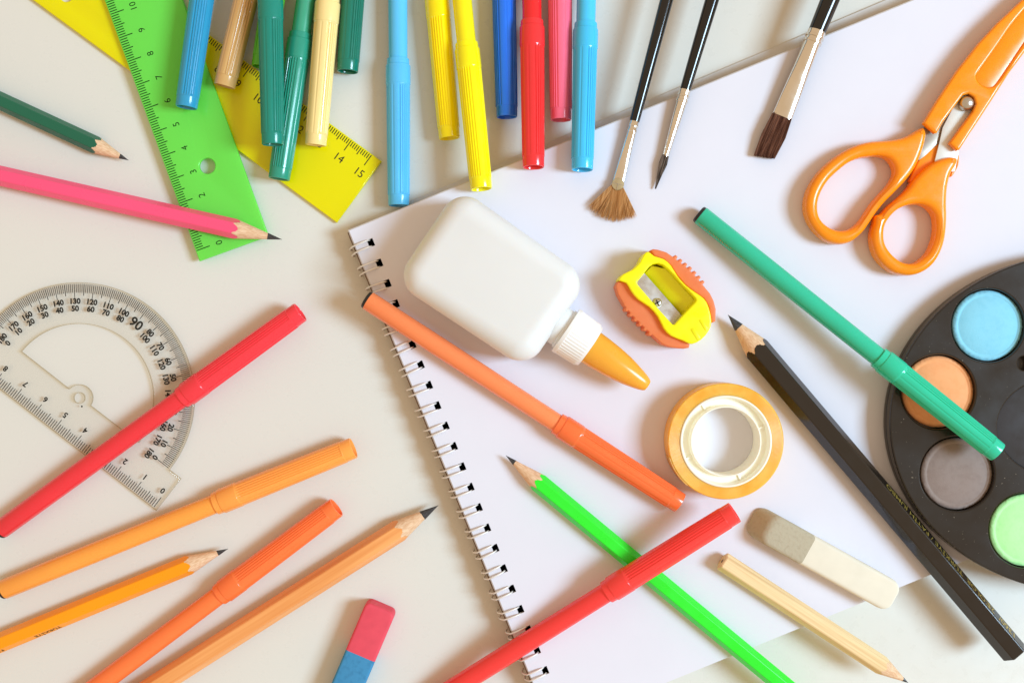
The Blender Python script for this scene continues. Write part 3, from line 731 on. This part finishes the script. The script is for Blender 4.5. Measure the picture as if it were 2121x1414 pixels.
loc = lambda p, z: P(*p, z) - PO
def ell(a, b, z, n=128): return [(a * kz(z) * math.cos(2 * PI * i / n), b * kz(z) * math.sin(2 * PI * i / n)) for i in range(n)]
def plate_with_holes(outer, holes, z0, z1, b):
    from mathutils.geometry import delaunay_2d_cdt
    loops = [outer] + holes                      # each: function of inset -> list of points
    v, f = [], []
    lev = [(0.0, z0), (0.0, z1 - b), (b * .3, z1 - b * .3), (b, z1)]
    for lp in loops:
        rings = []
        for ins, z in lev:
            pts = lp(ins); rings.append(list(range(len(v), len(v) + len(pts)))); v += [(x, y, z) for x, y in pts]
        for p, q_ in zip(rings, rings[1:]):
            n = len(p)
            for j in range(n): f.append([p[j], p[(j + 1) % n], q_[(j + 1) % n], q_[j]])
    vs, es = [], []
    for lp in loops:
        pts = lp(b); k = len(vs); n = len(pts)
        vs += [Vector(p) for p in pts]; es += [(k + j, k + (j + 1) % n) for j in range(n)]
    ov, _, of, *_ = delaunay_2d_cdt(vs, es, [], 0, 1e-9)
    def inside(p, poly):
        c = False; n = len(poly)
        for i in range(n):
            (x0, y0), (x1, y1) = poly[i], poly[i - 1]
            if (y0 > p[1]) != (y1 > p[1]) and p[0] < (x1 - x0) * (p[1] - y0) / (y1 - y0) + x0: c = not c
        return c
    polys = [lp(b) for lp in loops]; k = len(v)
    v += [(p.x, p.y, z1) for p in ov]
    for t_ in of:
        c = sum((ov[i] for i in t_), Vector((0, 0))) / len(t_)
        if inside(c, polys[0]) and not any(inside(c, h) for h in polys[1:]): f.append([k + i for i in t_])
    return pymesh('tray', v, f, 18, 2e-6)
holes = []
for c, r, *_ in pans:
    holes.append(lambda ins, p=loc(c, ztop), r=r: circle(p.x, p.y, (r + 4) * kz(ph) + ins, 64))
hp = loc((2122, 752), ztop); holes.append(lambda ins: circle(hp.x, hp.y, 14.5 * kz(ph) + ins, 32))
wp = loc((2200, 884), ztop); holes.append(lambda ins: circle(wp.x, wp.y, 134 * kz(ph) + ins, 96, 104 * kz(ph) + ins))
part('skirt', shape('skirt', [ell(419, 349, .002)], 0.0003, 0.0048, 0.0010, 3), M_pal, pal)
part('tray', plate_with_holes(lambda ins: [(x * (1 - ins / .08), y * (1 - ins / .066)) for x, y in ell(426, 356, ph)], holes, 0.0049, ph, 0.0006), M_pal, pal)
M_well = mat('worn_grey_plastic', (60, 60, 64), 0.3, 0.4, col2=(46, 44, 42), vscale=70, sharp=(.3, .6), bump=.1, bscale=500)
part('mixing_well', shape('mixing_well', [circle(wp.x, wp.y, 133.5 * kz(ph), 96, 103.5 * kz(ph))], 0.0050, 0.0080, 0.0003, 1), M_well, pal)
rim_m = mat('pan_rim_plastic', (34, 30, 28), 0.25, 0.5)
for c, r, col, col2, lb in pans:
    p = loc(c, T + .0072); s = kz(.0072)
    m_ = mat('paint_powder', col, 0.85, 0.15, col2=tuple((2 * a_ + b2_) / 3 for a_, b2_ in zip(col, col2)), vscale=500, sharp=(.25, .55), bump=0.3, bscale=1500)
    rnd = random.Random(int(c[0])); jit = [rnd.uniform(-1, 1) for _ in range(160)]
    rr = lambda t, i, x, q_: q_ * (1 + (0.02 * jit[int(t / (2 * PI) * 160) % 160] if i in (3, 4) else 0))
    v, f = lathe([(.0048, (r + .5) * s), (.0062, (r + .5) * s), (.0064, (r) * s), (.0066, (r - 1.5) * s), (.0069, (r - 3.5) * s), (.0071, (r - 8) * s), (.0069, (r - 9.5) * s), (.0068, (r - 11) * s), (.0070, (r - 13) * s), (.0070, 20 * s), (.0070, 1e-5)], 160, rr, 'Z')
    part('paint_pan', pymesh('paint_pan', [(x + p.x, y + p.y, z) for x, y, z in v], f, 60), m_, pal, label=lb)

# ------------------------------------------------------------------ paint brushes
GB = 'paint brushes lying side by side'
M_hand = mat('black_lacquer', (14, 13, 14), 0.09, 0.6, var=0.02)
def hairs(roots, tips, r, rnd, sag=0.0, n=4):
    mb = MB()
    for a, b in zip(roots, tips):
        a, b = Vector(a), Vector(b); pts = []
        for i in range(n):
            u = i / (n - 1); p = a.lerp(b, u); p.z -= sag * u * u; pts.append(p)
        v, f = tube(pts, [r * (1 - 0.75 * (i / (n - 1)) ** 2) for i in range(n)], 3)
        mb.add(v, f)
    return mb
def brush(label, tip0, joint, far, zt, zj, zf, prof_h, prof_f):
    """tip0: ferrule end pixel, joint: handle/ferrule joint pixel, far: handle pixel at the picture's edge"""
    A = P(*tip0, zt * .001); J = P(*joint, zj * .001); F = P(*far, zf * .001)
    d = (J - A).normalized()
    t = thing('paint_brush', label, 'paint brush', group=GB, mat4=frame(A, A + d))
    lj = (J - A).length
    hd = [(lj + x * K, r * K) for x, r in prof_h]
    v, f = lathe(hd, 32); part('handle', pymesh('handle', v, f), M_hand, t)
    return t, lj
rnd = random.Random(3)
hprof = lambda r0, r1: [(-4, r0 * .95), (0, r0 * .98), (10, r0), (120, r0 + (r1 - r0) * .5), (260, r1), (420, r1), (620, r1 * .75), (800, r1 * .4), (815, r1 * .15)]
def ferrule_round(lj, r0, r1, flat0=None):
    """rings near the handle, tapering to the hair end at x=0; flat0=(halfwidth, halfheight) squeezes the hair end"""
    L = lj / K
    prof = [(0, r0), (L * .25, r0 + (r1 - r0) * .3), (L * .55, r0 + (r1 - r0) * .68), (L - 26, r1 * .95), (L - 25, r1 * 1.08), (L - 21, r1 * 1.08), (L - 20, r1 * .97), (L - 15, r1 * .97), (L - 14, r1 * 1.1), (L - 10, r1 * 1.1), (L - 9, r1), (L, r1 * 1.02), (L + .5, r1 * .9)]
    v, f = lathe([(x * K, r * K) for x, r in prof], 48, cap0=True)
    if flat0:
        out = []
        for x, y, z in v:
            u = max(0, 1 - x / (lj * .8)); u = u * u * (3 - 2 * u); rr = math.hypot(y, z) or 1e-9
            cy, cz = y / rr, z / rr
            # rounded-rectangle-ish squeeze
            fy, fz = flat0[0] * K, flat0[1] * K
            sy = math.copysign(abs(cy) ** .6, cy); szz = math.copysign(abs(cz) ** .6, cz)
            out.append((x, y * (1 - u) + fy * sy * u, z * (1 - u) + fz * szz * u))
        v = out
    return v, f
# fan brush
t, lj = brush('fan-shaped paint brush with light brown hairs', (1281, 376), (1315, 248), (1366, 0), 12.6, 13.0, 11.4, hprof(10.5, 13.5), None)
v, f = ferrule_round(lj, 8.2, 9.6, (11.5, 4)); part('ferrule', pymesh('ferrule', v, f, 50), M_ferr, t)
v, f = lathe([(.0009, 1e-5), (.0009, 11.6 * K), (.0011, 12.5 * K), (.0013, 11.8 * K), (.00135, 1e-5)], 36, axis='Z', cap0=False, cap1=False)
fd = part('clamp_disc', pymesh('clamp_disc', [(x - 6 * K, y, z - .0002) for x, y, z in v], f), mat('dull_brass', (196, 180, 142), 0.4, 0.5, metal=.8, var=.06), t)
for a in (0, 90):
    v, f = slab(10.5 * K if a else 5.5 * K, .6 * K, .0001, 0.00115, 0.00128, .00003, 1, 2)
    v = [(-6 * K - (6 * K if not a else 0) + x * math.cos(R(a)) - y * math.sin(R(a)), x * math.sin(R(a)) + y * math.cos(R(a)), z) for x, y, z in v]
    part('crease', pymesh('crease', v, f), M_metal, fd)
ro, ti = [], []
for i in range(620):
    a = rnd.uniform(-1, 1); an = a * R(37) + R(-4); L = (74 + rnd.uniform(-9, 3) - 6 * abs(a)) * K
    if rnd.random() < .12: an += rnd.uniform(-.05, .05); L *= rnd.uniform(.9, 1.06)
    zz = rnd.uniform(-.0006, .0006)
    r_ = (-6 * K, a * 9 * K, zz); ro.append(r_)
    ti.append((-6 * K - L * math.cos(an), a * 9 * K + L * math.sin(an), zz * 2.2 - .0009))
M_h1 = mat('tan_hair', (246, 210, 156), 0.5, 0.4, col2=(206, 154, 96), vscale=260, stretch=(.3, 6, 1), sharp=(.35, .65), trans=.25)
part('bristles', hairs(ro, ti, .00016, rnd).mesh('bristles', 60), M_h1, t, stuff=True)
# pointed brush
t, lj = brush('thin pointed paint brush with a dark grey tip', (1378, 324), (1419, 187), (1478, 0), 12.4, 13.2, 11.6, hprof(11, 15), None)
v, f = ferrule_round(lj, 6.3, 11.5); part('ferrule', pymesh('ferrule', v, f, 50), M_ferr, t)
ro, ti = [], []
for i in range(140):
    a = rnd.uniform(0, 2 * PI); r_ = math.sqrt(rnd.random()) * 6.6 * K; L = rnd.uniform(52, 68) * K
    ro.append((.0004, r_ * math.cos(a), r_ * math.sin(a))); e = .2 + .6 * (1 - L / (68 * K))
    ti.append((-L, r_ * math.cos(a) * e, r_ * math.sin(a) * e - .0006))
mb = MB()
for a, b in zip(ro, ti):
    a, b = Vector(a), Vector(b); pts = [a, a.lerp(b, .3) + Vector((0, a.y * .45, a.z * .45)), a.lerp(b, .65) + Vector((0, a.y * .2, a.z * .2)), b]
    v, f = tube(pts, [.00022, .00022, .00018, .00008], 3); mb.add(v, f)
M_h2 = mat('grey_hair', (150, 138, 130), 0.45, 0.4, col2=(52, 46, 44), vscale=400, stretch=(.3, 4, 4), sharp=(.35, .65))
part('bristles', mb.mesh('bristles', 60), M_h2, t, stuff=True)
# flat brush
t, lj = brush('wide flat paint brush with dark brown hairs', (1619, 243), (1692, 66), (1712, 0), 13.2, 14.0, 13.2, hprof(17.5, 22), None)
v, f = ferrule_round(lj, 16, 17.5, (20.5, 9)); part('ferrule', pymesh('ferrule', v, f, 50), M_ferr, t)
ro, ti = [], []
for i in range(900):
    a = rnd.uniform(-1, 1); zz = rnd.uniform(-1, 1); L = (84 + rnd.uniform(-3, 3) + 5 * a) * K
    if rnd.random() < .08: L *= rnd.uniform(.85, 1.0)
    ro.append((.0004, a * 19 * K, zz * 8 * K)); ti.append((-L, a * 20 * K + rnd.uniform(-1.5, 1.5) * K + 1 * K, zz * 7 * K - .0008))
mb = MB()
for a, b in zip(ro, ti):
    a, b = Vector(a), Vector(b); mid = a.lerp(b, .5); mid.y += a.y * .16; mid.z += a.z * .25
    v, f = tube([a, a.lerp(mid, .55), mid, mid.lerp(b, .6), b], [.00018, .00018, .00017, .00014, .00007], 3); mb.add(v, f)
M_h3 = mat('dark_brown_hair', (160, 120, 104), 0.5, 0.35, col2=(92, 60, 50), vscale=300, stretch=(.25, 5, 3), sharp=(.4, .7))
part('bristles', mb.mesh('bristles', 60), M_h3, t, stuff=True)
